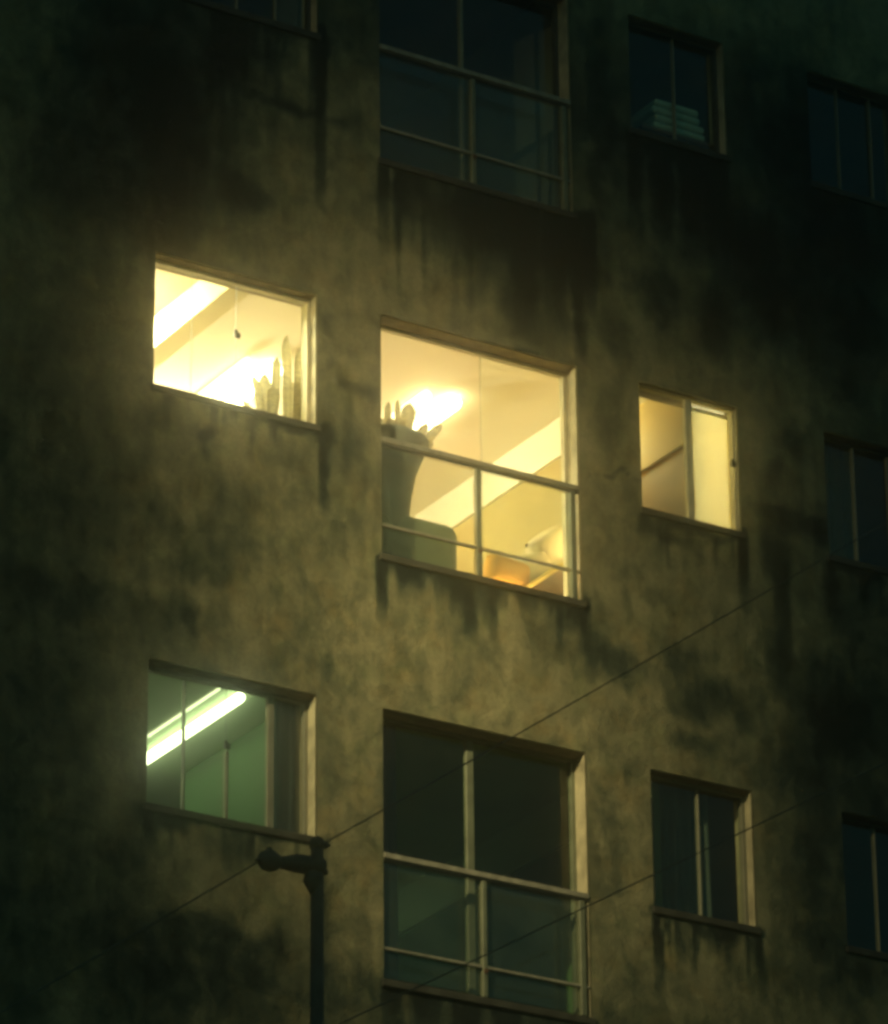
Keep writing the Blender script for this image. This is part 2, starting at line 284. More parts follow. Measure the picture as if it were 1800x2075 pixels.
STAINS_SHADE = [('b', 2.35, 3.43, 3.396, 0.75, 0.45),  # runs and blots of dirt; broad ones along the edges also paint light falloff
 ('b', -0.07, 2.05, 1.434, 0.98, 0.3),
 ('b', 4.73, 3.0, 1.585, 1.06, 0.35),
 ('b', 6.03, 1.8, 0.83, 1.89, 0.3),
 ('b', 2.75, 1.88, 0.981, 0.34, 0.4),
 ('b', 5.8, -1.43, 0.604, 1.89, 0.4),
 ('b', 2.26, -4.03, 2.642, 0.34, 0.4),
 ('b', -0.14, -4.13, 1.321, 0.45, 0.2),
 ('b', -0.95, -1.74, 0.528, 2.64, 0.3),
 ('b', 0.12, 1.91, 0.283, 0.98, 0.85),
 ('b', -0.08, 2.48, 0.642, 0.57, 0.55),
 ('b', 0.58, 2.71, 0.264, 0.34, 0.8),
 ('b', -0.52, 1.54, 0.491, 0.72, 0.45),
 ('b', 0.65, 1.61, 0.208, 0.15, 0.75),
 ('s', 1.3, 3.14, 0.098, 1.51, 1.0),
 ('b', 0.98, 2.44, 0.34, 0.06, 0.7),
 ('b', 1.47, 2.45, 0.17, 0.08, 0.45),
 ('b', 0.45, 0.92, 0.226, 0.11, 0.25),
 ('b', 0.06, 1.16, 0.151, 0.23, 0.8),
 ('b', 1.1, 3.07, 0.226, 0.09, 0.6),
 ('s', 1.37, 0.86, 0.075, 0.45, 0.3),
 ('s', 1.82, 2.18, 0.091, 0.72, 0.8),
 ('s', 2.0, 2.18, 0.189, 0.57, 0.7),
 ('s', 2.25, 2.19, 0.226, 0.45, 0.65),
 ('s', 2.5, 2.19, 0.189, 0.6, 0.75),
 ('s', 2.75, 2.19, 0.226, 0.53, 0.8),
 ('s', 3.0, 2.2, 0.264, 0.87, 0.95),
 ('s', 3.26, 2.2, 0.226, 1.13, 1.0),
 ('s', 3.45, 2.2, 0.128, 1.43, 1.0),
 ('s', 3.56, 2.21, 0.091, 0.94, 0.8),
 ('b', 2.99, 1.39, 0.189, 0.34, 0.75),
 ('b', 2.41, 1.87, 0.528, 0.17, 0.5),
 ('b', 2.57, 1.48, 0.151, 0.15, 0.3),
 ('b', 2.28, 0.89, 0.453, 0.04, 0.45),
 ('b', 2.94, 0.96, 0.415, 0.03, 0.6),
 ('b', 3.31, 0.94, 0.113, 0.05, 0.4),
 ('b', 3.74, 3.34, 0.151, 0.75, 0.55),
 ('s', 3.98, 3.04, 0.151, 0.98, 0.9),
 ('s', 4.2, 3.05, 0.226, 0.94, 0.95),
 ('s', 4.46, 3.06, 0.226, 1.02, 0.95),
 ('s', 4.69, 3.06, 0.226, 1.25, 1.0),
 ('b', 5.18, 2.0, 0.358, 0.45, 0.65),
 ('b', 4.89, 2.46, 0.34, 0.34, 0.8),
 ('b', 5.76, 2.65, 0.528, 0.49, 0.6),
 ('b', 4.68, 1.7, 0.189, 0.3, 0.6),
 ('b', 4.15, 1.73, 0.226, 0.19, 0.35),
 ('b', 3.81, 1.28, 0.151, 0.23, 0.4),
 ('b', 5.86, 1.96, 0.34, 0.45, 0.6),
 ('b', 5.43, 3.53, 0.566, 0.6, 0.6),
 ('b', 5.87, 1.43, 0.189, 0.23, 0.5),
 ('b', 5.3, 0.81, 0.17, 0.17, 0.6),
 ('b', 5.11, 0.52, 0.106, 0.11, 0.5),
 ('b', 5.36, 0.19, 0.302, 0.11, 0.7),
 ('b', 5.13, -0.1, 0.113, 0.23, 0.6),
 ('b', 5.64, -0.38, 0.083, 0.23, 0.8),
 ('b', 5.04, 0.31, 0.113, 0.23, 0.3),
 ('s', 5.15, -0.14, 0.151, 0.98, 0.55),
 ('s', 4.83, 0.02, 0.098, 0.68, 1.05),
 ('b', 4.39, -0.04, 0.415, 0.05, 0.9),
 ('s', 3.96, -0.04, 0.068, 0.23, 0.9),
 ('b', 4.13, -0.19, 0.189, 0.08, 0.5),
 ('s', 4.39, -0.09, 0.226, 0.3, 0.35),
 ('b', 3.67, 0.57, 0.113, 0.3, 0.35),
 ('b', 3.72, 0.18, 0.226, 0.02, 0.6),
 ('s', 1.32, 0.02, 0.083, 0.68, 1.05),
 ('s', 1.29, 0.01, 0.226, 0.17, 0.5),
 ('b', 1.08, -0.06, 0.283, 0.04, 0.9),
 ('b', 0.4, 0.01, 0.083, 0.11, 0.8),
 ('b', 0.4, -0.3, 0.049, 0.07, 0.95),
 ('s', 0.4, -0.36, 0.06, 0.15, 0.5),
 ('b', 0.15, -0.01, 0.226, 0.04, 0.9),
 ('b', 0.05, -0.19, 0.106, 0.1, 0.45),
 ('s', 0.76, -0.09, 0.053, 0.45, 0.4),
 ('b', 0.62, -0.71, 0.226, 0.34, 0.15),
 ('b', 0.33, -1.64, 0.083, 0.07, 0.6),
 ('b', 0.43, -1.26, 0.302, 0.19, 0.2),
 ('b', -0.7, -1.65, 0.528, 0.15, 0.4),
 ('b', 0.09, -0.98, 0.189, 0.15, 0.25),
 ('b', 1.59, 0.34, 0.189, 0.09, 0.45),
 ('b', 1.51, -0.1, 0.094, 0.23, 0.3),
 ('b', 0.29, -1.86, 0.34, 0.34, 0.22),
 ('b', -0.39, -0.91, 0.34, 0.45, 0.25),
 ('s', 1.43, -0.67, 0.151, 0.34, 0.2),
 ('s', 1.8, -0.86, 0.061, 0.13, 0.86),
 ('s', 1.87, -0.86, 0.078, 0.13, 0.53),
 ('s', 1.94, -0.86, 0.073, 0.26, 0.9),
 ('s', 2.01, -0.85, 0.097, 0.19, 0.76),
 ('s', 2.08, -0.85, 0.07, 0.19, 0.91),
 ('s', 2.15, -0.85, 0.063, 0.13, 0.91),
 ('s', 2.22, -0.85, 0.1, 0.26, 0.6),
 ('s', 2.29, -0.85, 0.066, 0.26, 0.54),
 ('s', 2.36, -0.85, 0.086, 0.34, 0.75),
 ('s', 2.43, -0.85, 0.057, 0.34, 0.64),
 ('s', 2.5, -0.84, 0.109, 0.49, 0.92),
 ('s', 2.57, -0.84, 0.046, 0.26, 0.79),
 ('s', 2.64, -0.84, 0.105, 0.49, 0.6),
 ('s', 2.71, -0.84, 0.074, 0.26, 0.72),
 ('s', 2.78, -0.84, 0.056, 0.26, 0.63),
 ('s', 2.85, -0.84, 0.099, 0.13, 0.52),
 ('s', 2.92, -0.83, 0.088, 0.26, 0.76),
 ('s', 3.0, -0.83, 0.089, 0.26, 0.57),
 ('s', 3.07, -0.83, 0.091, 0.13, 0.71),
 ('s', 3.14, -0.83, 0.059, 0.34, 0.64),
 ('s', 3.21, -0.83, 0.069, 0.49, 0.66),
 ('s', 3.28, -0.83, 0.083, 0.26, 0.55),
 ('s', 3.36, -0.82, 0.049, 0.19, 0.64),
 ('s', 3.43, -0.82, 0.085, 0.19, 0.56),
 ('s', 1.79, -0.85, 0.098, 0.49, 0.95),
 ('s', 2.67, -0.82, 0.06, 0.57, 0.7),
 ('s', 3.36, -0.82, 0.174, 0.26, 0.8),
 ('s', 3.46, -0.78, 0.068, 0.68, 0.6),
 ('s', 2.02, -0.83, 0.226, 0.26, 0.7),
 ('b', 3.65, -1.23, 0.264, 0.15, 0.5),
 ('b', 3.51, -1.1, 0.151, 0.19, 0.4),
 ('b', 3.18, -1.18, 0.226, 0.23, 0.2),
 ('b', 2.69, -1.43, 0.226, 0.15, 0.15),
 ('b', 4.51, -1.39, 0.415, 0.15, 0.5),
 ('b', 4.22, -1.16, 0.226, 0.15, 0.3),
 ('b', 5.64, -1.23, 0.415, 0.34, 0.65),
 ('b', 5.13, -0.95, 0.151, 0.3, 0.5),
 ('b', 4.33, -1.72, 0.226, 0.09, 0.4),
 ('b', 3.82, -2.04, 0.068, 0.11, 0.4),
 ('b', 5.18, -1.78, 0.302, 0.23, 0.4),
 ('b', 3.7, -1.85, 0.151, 0.23, 0.2),
 ('b', 5.3, -2.65, 0.226, 0.53, 0.4),
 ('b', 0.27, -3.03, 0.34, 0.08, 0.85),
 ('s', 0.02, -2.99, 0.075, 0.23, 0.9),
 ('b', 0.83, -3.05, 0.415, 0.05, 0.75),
 ('b', 0.64, -3.22, 0.226, 0.23, 0.35),
 ('b', -0.33, -3.6, 0.453, 0.34, 0.15),
 ('b', 0.47, -3.79, 0.453, 0.11, 0.35),
 ('b', -0.16, -3.3, 0.151, 0.23, 0.3),
 ('s', 1.33, -2.98, 0.06, 0.98, 0.35),
 ('s', 1.84, -3.89, 0.151, 0.34, 0.9),
 ('s', 2.11, -3.89, 0.264, 0.38, 0.9),
 ('s', 2.42, -3.9, 0.264, 0.38, 0.9),
 ('s', 2.73, -3.9, 0.264, 0.38, 0.9),
 ('s', 3.04, -3.9, 0.302, 0.42, 0.9),
 ('s', 3.32, -3.91, 0.189, 0.42, 0.9),
 ('s', 3.98, -3.01, 0.091, 0.64, 0.95),
 ('s', 4.27, -3.02, 0.083, 0.42, 0.9),
 ('s', 4.83, -2.99, 0.098, 0.57, 0.95),
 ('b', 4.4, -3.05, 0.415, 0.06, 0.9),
 ('s', 4.53, -3.04, 0.226, 0.23, 0.5),
 ('b', 3.6, -2.6, 0.094, 0.45, 0.3),
 ('b', 5.36, -3.22, 0.453, 0.3, 0.4),
 ('b', 5.76, 1.0, 0.06, 0.75, 0.2),
 ('s', 5.58, -0.04, 0.113, 0.26, 0.8),
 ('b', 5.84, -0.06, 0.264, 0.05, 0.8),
 ('s', 5.96, 3.0, 0.151, 0.64, 0.7),
 ('s', 2.54, 2.18, 0.054, 1.06, 0.55),
 ('s', 2.63, 2.18, 0.055, 0.35, 0.57),
 ('s', 2.83, 2.18, 0.065, 0.26, 0.49),
 ('s', 1.94, 2.17, 0.066, 0.84, 0.39),
 ('s', 3.42, 2.19, 0.074, 0.8, 0.61),
 ('s', 2.05, 2.17, 0.027, 0.68, 0.4),
 ('s', 2.1, 2.17, 0.038, 0.2, 0.55),
 ('s', 2.52, 2.18, 0.068, 0.67, 0.62),
 ('s', 2.61, 2.18, 0.059, 0.61, 0.48),
 ('s', 3.45, 2.19, 0.075, 0.98, 0.64),
 ('s', 2.31, 2.18, 0.038, 0.45, 0.4),
 ('s', 3.06, 2.19, 0.046, 0.98, 0.52),
 ('s', 3.38, 2.19, 0.068, 0.17, 0.45),
 ('s', 3.3, 2.19, 0.049, 1.11, 0.52),
 ('s', 1.92, 2.17, 0.057, 0.92, 0.48),
 ('s', 1.94, 2.17, 0.043, 1.1, 0.66),
 ('s', 1.99, 2.17, 0.039, 0.27, 0.4),
 ('s', 3.11, 2.19, 0.035, 0.71, 0.54),
 ('s', 2.11, 2.17, 0.062, 0.3, 0.62),
 ('s', 1.99, 2.17, 0.047, 0.37, 0.48),
 ('s', 3.4, 2.19, 0.066, 0.46, 0.71),
 ('s', 2.14, 2.17, 0.046, 0.99, 0.62),
 ('s', 1.96, 2.17, 0.075, 0.38, 0.47),
 ('s', 3.07, 2.19, 0.043, 0.45, 0.4),
 ('s', 1.94, 2.17, 0.055, 0.4, 0.6),
 ('s', 2.4, 2.18, 0.049, 1.09, 0.56),
 ('s', 4.45, 3.02, 0.069, 0.3, 0.46),
 ('s', 4.75, 3.03, 0.067, 0.36, 0.48),
 ('s', 4.6, 3.02, 0.073, 0.31, 0.78),
 ('s', 4.72, 3.03, 0.056, 0.5, 0.44),
 ('s', 3.97, 3.01, 0.074, 0.35, 0.68),
 ('s', 4.17, 3.01, 0.067, 0.64, 0.52),
 ('s', 4.09, 3.01, 0.062, 0.2, 0.49),
 ('s', 4.43, 3.02, 0.068, 0.66, 0.51),
 ('s', 4.75, 3.03, 0.036, 0.16, 0.51),
 ('s', 4.33, 3.02, 0.029, 0.29, 0.55),
 ('s', 4.45, 3.02, 0.033, 0.45, 0.76),
 ('s', 4.81, 3.03, 0.059, 0.72, 0.63),
 ('s', 4.06, 3.01, 0.028, 0.16, 0.76),
 ('s', 4.56, 3.02, 0.074, 0.16, 0.65),
 ('s', 0.62, -0.04, 0.062, 0.11, 0.6),
 ('s', 0.1, -0.04, 0.053, 0.21, 0.57),
 ('s', 0.95, -0.04, 0.061, 0.22, 0.57),
 ('s', 0.45, -0.04, 0.06, 0.24, 0.56),
 ('s', 0.54, -0.04, 0.065, 0.23, 0.47),
 ('s', 0.8, -0.04, 0.045, 0.17, 0.48),
 ('s', 0.11, -0.04, 0.058, 0.26, 0.56),
 ('s', 0.94, -0.04, 0.045, 0.2, 0.47),
 ('s', 0.57, -0.04, 0.068, 0.06, 0.53),
 ('s', 4.01, -0.06, 0.056, 0.23, 0.43),
 ('s', 4.58, -0.05, 0.051, 0.28, 0.67),
 ('s', 4.2, -0.06, 0.027, 0.17, 0.59),
 ('s', 4.16, -0.06, 0.035, 0.38, 0.58),
 ('s', 4.36, -0.05, 0.07, 0.18, 0.58),
 ('s', 4.15, -0.06, 0.048, 0.35, 0.67),
 ('s', 4.74, -0.04, 0.045, 0.27, 0.46),
 ('s', 4.1, -0.06, 0.051, 0.36, 0.65),
 ('s', 4.59, -0.05, 0.073, 0.16, 0.41),
 ('s', 0.57, -3.07, 0.04, 0.1, 0.42),
 ('s', 0.79, -3.07, 0.051, 0.13, 0.55),
 ('s', 1.24, -3.06, 0.049, 0.06, 0.31),
 ('s', 1.1, -3.06, 0.028, 0.23, 0.47),
 ('s', 0.39, -3.08, 0.065, 0.05, 0.34),
 ('s', 0.57, -3.07, 0.028, 0.26, 0.37),
 ('s', 0.18, -3.08, 0.029, 0.21, 0.43),
 ('s', 0.79, -3.07, 0.059, 0.25, 0.59),
 ('s', 0.86, -3.07, 0.036, 0.17, 0.35),
 ('s', 0.02, -3.08, 0.05, 0.23, 0.35),
 ('s', 4.19, -3.07, 0.043, 0.31, 0.53),
 ('s', 4.48, -3.07, 0.064, 0.2, 0.63),
 ('s', 4.73, -3.06, 0.031, 0.39, 0.6),
 ('s', 4.07, -3.07, 0.049, 0.28, 0.67),
 ('s', 4.28, -3.07, 0.054, 0.37, 0.63),
 ('s', 4.76, -3.06, 0.049, 0.29, 0.42),
 ('s', 4.57, -3.07, 0.067, 0.29, 0.6),
 ('s', 4.14, -3.07, 0.071, 0.41, 0.69),
 ('s', 4.41, -3.07, 0.065, 0.18, 0.67),
 ('s', 6.07, -0.09, 0.044, 0.1, 0.5),
 ('s', 5.9, -0.09, 0.064, 0.26, 0.36),
 ('s', 6.04, -0.09, 0.03, 0.38, 0.41),
 ('s', 5.78, -0.09, 0.065, 0.12, 0.4),
 ('s', 5.88, -0.09, 0.062, 0.39, 0.59),
 ('s', 1.23, 3.06, 0.051, 1.19, 0.38),
 ('s', 0.52, 3.01, 0.052, 0.49, 0.61),
 ('s', 0.93, 3.04, 0.052, 1.08, 0.55),
 ('s', 0.6, 3.02, 0.045, 1.08, 0.67),
 ('s', 0.5, 3.01, 0.068, 1.21, 0.53),
 ('s', 0.86, 3.03, 0.036, 0.75, 0.53),
 ('s', 0.89, 3.04, 0.028, 1.21, 0.53),
 ('s', 0.69, 3.02, 0.066, 0.78, 0.52),
 ('s', 0.98, 3.04, 0.03, 0.76, 0.49),
 ('s', 1.24, 3.06, 0.072, 0.47, 0.52),
 ('s', 0.42, 3.0, 0.048, 1.05, 0.67),
 ('s', 0.77, 3.03, 0.042, 0.39, 0.57),
 ('s', 6.28, 3.02, 0.033, 0.61, 0.36),
 ('s', 5.74, 3.01, 0.038, 0.55, 0.46),
 ('s', 5.86, 3.01, 0.057, 0.18, 0.61),
 ('s', 5.68, 3.01, 0.051, 0.27, 0.42),
 ('s', 5.99, 3.02, 0.048, 0.35, 0.49),
 ('s', 5.98, 3.02, 0.034, 0.24, 0.57),
 ('s', 6.07, 3.02, 0.052, 0.66, 0.56),
 ('s', 6.23, 3.02, 0.038, 0.59, 0.63)]

def value_noise(x, z, seed, fx, fz):
    rng = np.random.RandomState(seed); T = rng.rand(256, 256)
    u, v = x*fx + 50, z*fz + 50; i, j = np.floor(u).astype(int), np.floor(v).astype(int); a, b = u-i, v-j
    a = a*a*(3-2*a); b = b*b*(3-2*b); g = lambda p, q: T[p % 256, q % 256]
    return (g(i, j)*(1-a)+g(i+1, j)*a)*(1-b) + (g(i, j+1)*(1-a)+g(i+1, j+1)*a)*b
def grime_shade(x, z):
    wx = (value_noise(x, z, 1, 5, 3)-.5)*.10 + (value_noise(x, z, 2, 16, 9)-.5)*.05
    wz = (value_noise(x, z, 3, 5, 4)-.5)*.16 + (value_noise(x, z, 4, 14, 12)-.5)*.07
    clean = np.ones_like(x)
    for k, sx, sz, a, b, st in STAINS_SHADE:
        if k == 's':                      # a run of dirty water: widest and darkest at its top
            dx = (x + wx*0.35 - sx)/(a*0.55); t = (sz - (z + wz*0.5))/b
            w = np.clip(1 - np.abs(dx)**2, 0, 1)
            f = np.clip((t+0.04)/0.04, 0, 1)*np.clip((1.05-t)/0.75, 0, 1)
            v = np.minimum(1, w*1.6)*f
        else:                             # a blot of dirt
            d = np.sqrt(((x + wx - sx)/a)**2 + ((z + wz - sz)/b)**2)
            v = np.clip((1.5-d)/1.25, 0, 1); v = v*v*(3-2*v)
        clean *= 1 - np.clip(v*st, 0, 1)*0.94
    g = 1 - clean
    for k, (fx, fz, am) in enumerate(((0.7, 0.5, .30), (1.7, 1.1, .22), (3.6, 2.0, .16), (7.5, 1.2, .10))):
        g = g + (value_noise(x + wx, z + wz, 30+k, fx, fz) - .5)*am
    return g

# ------------------------------------------------------------------ the building
building = thing('apartment_building', 'stained concrete apartment building with four storeys of windows, some lit', 'building', (0, 0, 0))

def make_wall():
    X0, X1, Z0, Z1, T = -6.0, 12.0, -ZO, 6.2, 0.20
    xs = sorted({X0, -2.2, 7.4, X1, *AX, *BX, *CX, *DX}); zs = {Z0, -6.0, Z1}
    for o in OPEN.values(): zs |= {o[2], o[3]}
    zs = sorted(zs)
    def fill(vals, fine0, fine1, step):
        out = []
        for a, b in zip(vals, vals[1:]):
            n = max(1, int(round((b-a)/step))) if a >= fine0-1e-6 and b <= fine1+1e-6 else max(1, int((b-a)/1.0))
            out += [a + (b-a)*i/n for i in range(n)]
        return out + [vals[-1]]
    gx = np.array(fill(xs, -2.2, 7.4, 0.03)); gz = np.array(fill(zs, -6.0, 6.2, 0.03))
    nx, nz = len(gx), len(gz)
    XX, ZZ = np.meshgrid(gx, gz, indexing='ij')
    cx, cz = (gx[:-1]+gx[1:])/2, (gz[:-1]+gz[1:])/2
    keep = np.ones((nx-1, nz-1), bool)
    for o in OPEN.values():
        keep &= ~(((cx > o[0]) & (cx < o[1]))[:, None] & ((cz > o[2]) & (cz < o[3]))[None, :])
    # hand-trowelled render: slight unevenness, pulled in near the opening edges
    edge = np.full(XX.shape, 9.0)
    for o in OPEN.values():
        dx = np.maximum(np.maximum(o[0]-XX, XX-o[1]), 0); dz = np.maximum(np.maximum(o[2]-ZZ, ZZ-o[3]), 0)
        edge = np.minimum(edge, np.hypot(dx, dz))
    bumpy = (value_noise(XX, ZZ, 11, 1.1, 1.1)-.5)*0.016 + (value_noise(XX, ZZ, 12, 4, 4)-.5)*0.007 + (value_noise(XX, ZZ, 13, 12, 12)-.5)*0.004
    YY = bumpy*np.clip(edge/0.10, 0, 1)
    V = np.stack([XX, YY, ZZ+ZO], -1).reshape(-1, 3)
    idx = np.arange(nx*nz).reshape(nx, nz)
    q = np.stack([idx[:-1, :-1], idx[1:, :-1], idx[1:, 1:], idx[:-1, 1:]], -1)[keep]
    me = bpy.data.meshes.new('wall'); me.from_pydata(V.tolist(), [], q.tolist())
    at = me.attributes.new('grime_shade', 'FLOAT', 'POINT'); at.data.foreach_set('value', grime_shade(XX, ZZ).reshape(-1).astype(np.float32))
    me.materials.append(M_WALL)
    for p in me.polygons: p.use_smooth = True
    link(bpy.data.objects.new('wall', me), building)
    # rear face and outer rim of the same wall, coarse
    mb = MB()
    for i in range(len(xs)-1):
        for j in range(len(zs)-1):
            mx, mz = (xs[i]+xs[i+1])/2, (zs[j]+zs[j+1])/2
            if any(o[0] < mx < o[1] and o[2] < mz < o[3] for o in OPEN.values()): continue
            mb.box(xs[i], xs[i+1], 0.03, T, zs[j], zs[j+1])
    mb.build('wall_core', M_CREAM, building)
make_wall()

def bar(p, name, x0, x1, y0, y1, z0, z1, m=None, bev=0.004):
    return MB().box(x0, x1, y0, y1, z0, z1, bev, 1).build(name, m or M_FRAME, p)

def make_window(col, row, fy, mull=(), frame=M_FRAME, fw=0.024, glassm=None, splits=(), latch=None, label=None, glasses=None):
    x0, x1, z0, z1 = OPEN[col, row]
    # plastered reveal (jambs, soffit, sill board) lining the opening
    e = 0.006
    w = MB()
    w.box(x0+e, x0+e+fw, fy, fy+0.05, z0+e, z1-e); w.box(x1-e-fw, x1-e, fy, fy+0.05, z0+e, z1-e)
    w.box(x0+e+fw, x1-e-fw, fy, fy+0.05, z0+e, z0+e+fw); w.box(x0+e+fw, x1-e-fw, fy, fy+0.05, z1-e-fw, z1-e)
    win = w.build('window', frame, building)
    if label: win['label'] = label
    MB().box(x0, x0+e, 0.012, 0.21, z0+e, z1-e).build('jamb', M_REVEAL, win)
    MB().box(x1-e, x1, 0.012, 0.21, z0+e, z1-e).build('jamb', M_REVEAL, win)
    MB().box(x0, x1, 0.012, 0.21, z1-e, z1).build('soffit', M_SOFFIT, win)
    s = MB(); s.box(x0-0.02, x1+0.025, -0.022, 0.0, z0-0.05, z0+0.004, 0.008, 2); s.box(x0, x1, 0.0, 0.21, z0-0.002, z0+e)
    s.build('sill', M_SILL, win)
    ex = [x0+e+fw, *splits, x1-e-fw]
    for i in range(len(ex)-1):
        off = 0.018 if i % 2 == 0 else 0.030
        g = (glasses or {}).get(i, glassm or M_GLASS)
        pn = MB().box(ex[i]-0.001, ex[i+1]+0.001, fy+off, fy+off+0.005, z0+e+fw, z1-e-fw).build('pane', g, win)
        pn.data.materials.append(M_MIDFRAME)             # the ground edges of the glass
        for p in pn.data.polygons: p.material_index = 0 if abs(p.normal.y) > 0.5 else 1
    for mu in mull:
        mx, mw = mu[0], mu[1]; za = mu[2] if len(mu) > 2 else z0+e+fw; zb = mu[3] if len(mu) > 3 else z1-e-fw
        bar(win, 'mullion', mx-mw/2, mx+mw/2, fy+0.004, fy+0.044, za, zb, mu[4] if len(mu) > 4 else frame)
    if latch:
        lx, lz = latch
        l = MB(); l.box(lx-0.022, lx+0.022, fy-0.022, fy+0.003, lz-0.02, lz+0.02, 0.006, 2); l.box(lx-0.03, lx-0.004, fy-0.03, fy-0.018, lz-0.004, lz+0.03, 0.003, 1)
        l.build('latch', M_DARKFRAME, win)
    return win

LIT, DARKW = 'lit window glowing warm yellow', 'dark unlit window'
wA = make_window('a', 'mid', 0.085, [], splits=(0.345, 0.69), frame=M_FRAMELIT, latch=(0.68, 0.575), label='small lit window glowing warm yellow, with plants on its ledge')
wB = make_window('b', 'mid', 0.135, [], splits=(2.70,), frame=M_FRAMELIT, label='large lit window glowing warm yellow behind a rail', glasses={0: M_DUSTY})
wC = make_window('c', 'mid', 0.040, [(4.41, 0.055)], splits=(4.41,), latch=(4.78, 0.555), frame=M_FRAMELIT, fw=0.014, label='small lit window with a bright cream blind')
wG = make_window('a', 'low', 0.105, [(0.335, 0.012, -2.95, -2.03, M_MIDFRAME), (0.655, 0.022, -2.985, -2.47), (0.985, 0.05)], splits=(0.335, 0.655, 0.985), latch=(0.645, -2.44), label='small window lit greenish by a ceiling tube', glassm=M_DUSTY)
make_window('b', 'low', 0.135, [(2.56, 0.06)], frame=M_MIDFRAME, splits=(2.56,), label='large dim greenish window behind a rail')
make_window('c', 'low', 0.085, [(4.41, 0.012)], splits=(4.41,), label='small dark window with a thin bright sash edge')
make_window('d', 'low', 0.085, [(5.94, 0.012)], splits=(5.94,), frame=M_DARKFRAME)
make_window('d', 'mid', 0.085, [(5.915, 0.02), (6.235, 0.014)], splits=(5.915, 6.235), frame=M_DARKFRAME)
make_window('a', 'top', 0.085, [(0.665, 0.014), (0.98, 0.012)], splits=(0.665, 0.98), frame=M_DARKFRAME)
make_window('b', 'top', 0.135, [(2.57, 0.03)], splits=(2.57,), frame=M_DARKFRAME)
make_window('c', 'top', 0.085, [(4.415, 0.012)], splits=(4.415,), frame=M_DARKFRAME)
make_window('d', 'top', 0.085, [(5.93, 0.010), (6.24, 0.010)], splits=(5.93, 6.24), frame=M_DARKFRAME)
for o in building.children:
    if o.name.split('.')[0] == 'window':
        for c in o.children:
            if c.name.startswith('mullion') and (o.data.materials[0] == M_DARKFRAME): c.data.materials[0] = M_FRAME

def make_railing(row, hr, lr, bb):
    x0, x1 = BX[0]+0.003, BX[1]-0.003
    b = MB(); b.box(x0, x1, -0.012, 0.036, hr-0.018, hr+0.022, 0.006, 2)
    rail = b.build('railing', M_RAIL, building)
    bar(rail, 'gasket', x0, x1-0.002, 0.002, 0.030, hr-0.034, hr-0.0185, M_DARKFRAME)
    bar(rail, 'lower_rail', x0, x1, 0.006, 0.030, lr-0.011, lr+0.011, M_RAIL)
    bar(rail, 'post', 2.558, 2.594, 0.000, 0.034, bb+0.013, hr-0.035, M_MIDFRAME)
    bar(rail, 'post', x1-0.075, x1-0.032, 0.000, 0.034, bb+0.013, hr-0.035, M_MIDFRAME)
    bar(rail, 'clamp', 2.558, 2.594, -0.010, 0.000, lr-0.045, lr-0.014, M_RUST)
    for a, c in ((x0+0.004, 2.556), (2.596, x1-0.077)):
        gp = MB().box(a, c, 0.032, 0.040, bb+0.03, hr-0.036).build('glass_panel', M_BALGLASS, rail)
        gp.data.materials.append(M_MIDFRAME)
        for p in gp.data.polygons: p.material_index = 0 if abs(p.normal.y) > 0.5 else 1
make_railing('mid', 0.022, -0.614, -0.84)
make_railing('low', -3.024, -3.667, -3.89)
make_railing('top', 3.130, 2.484, 2.219)

# ------------------------------------------------------------------ the rooms behind the windows
def panel(name, x0, x1, y0, y1, z0, z1, m): return MB().box(x0, x1, y0, y1, z0, z1).build(name, m, building)
YB = 4.2                                                   # back of the rooms
for z in (4.40, 1.262, -1.738, -4.75):                     # floor slabs
    panel('floor_slab', -1.3, 9.0, 0.2, YB+0.1, z, z+0.18, M_FLOOR)
panel('side_wall', -1.3, -1.2, 0.2, YB, -4.57, -1.74, M_GREEN)
panel('side_wall', -1.3, -1.2, 0.2, YB, -1.556, 1.262, M_CREAM)
panel('side_wall', -1.3, -1.2, 0.2, YB, 1.444, 4.40, M_DARKROOM)
panel('side_wall', 8.9, 9.0, 0.2, YB, -4.57, 4.40, M_DARKROOM)
# lit room
panel('ceiling', -1.2, 4.10, 0.2, YB, 1.25, 1.2615, M_CEIL)
panel('ceiling_beam', 0.69, 0.86, 0.2, YB, 1.00, 1.249, M_CREAM)
panel('rear_wall', -1.2, 4.10, YB, YB+0.1, -1.556, 1.249, M_CREAM)
panel('partition', 4.10, 4.16, 0.35, YB+0.1, -1.556, 1.2615, M_TAN)
panel('partition', 3.86, 3.948, 0.201, 0.349, -1.556, 1.2615, M_TAN)
panel('partition', 3.88, 4.099, 0.35, 0.36, -1.556, 1.2615, M_TAN)
panel('frieze', 4.075, 4.099, 0.361, YB, 0.94, 1.249, M_WHITE)
# narrow room behind the small right window
panel('ceiling', 4.161, 5.4, 0.2, YB, 1.25, 1.2615, M_CEIL)
panel('partition', 4.47, 4.53, 0.2, 2.4, 0.74, 1.249, M_TAN)
pt = panel('partition', 4.47, 4.53, 0.2, 2.4, -1.556, 0.70, M_BROWN)
panel('wall_moulding', 4.455, 4.54, 0.2, 2.4, 0.701, 0.739, M_TAN)
panel('rear_wall', 4.161, 5.4, YB-1.0, YB-0.9, -1.556, 1.249, M_CREAM)
panel('partition', 5.4, 5.5, 0.2, YB, -1.556, 1.2615, M_CREAM)
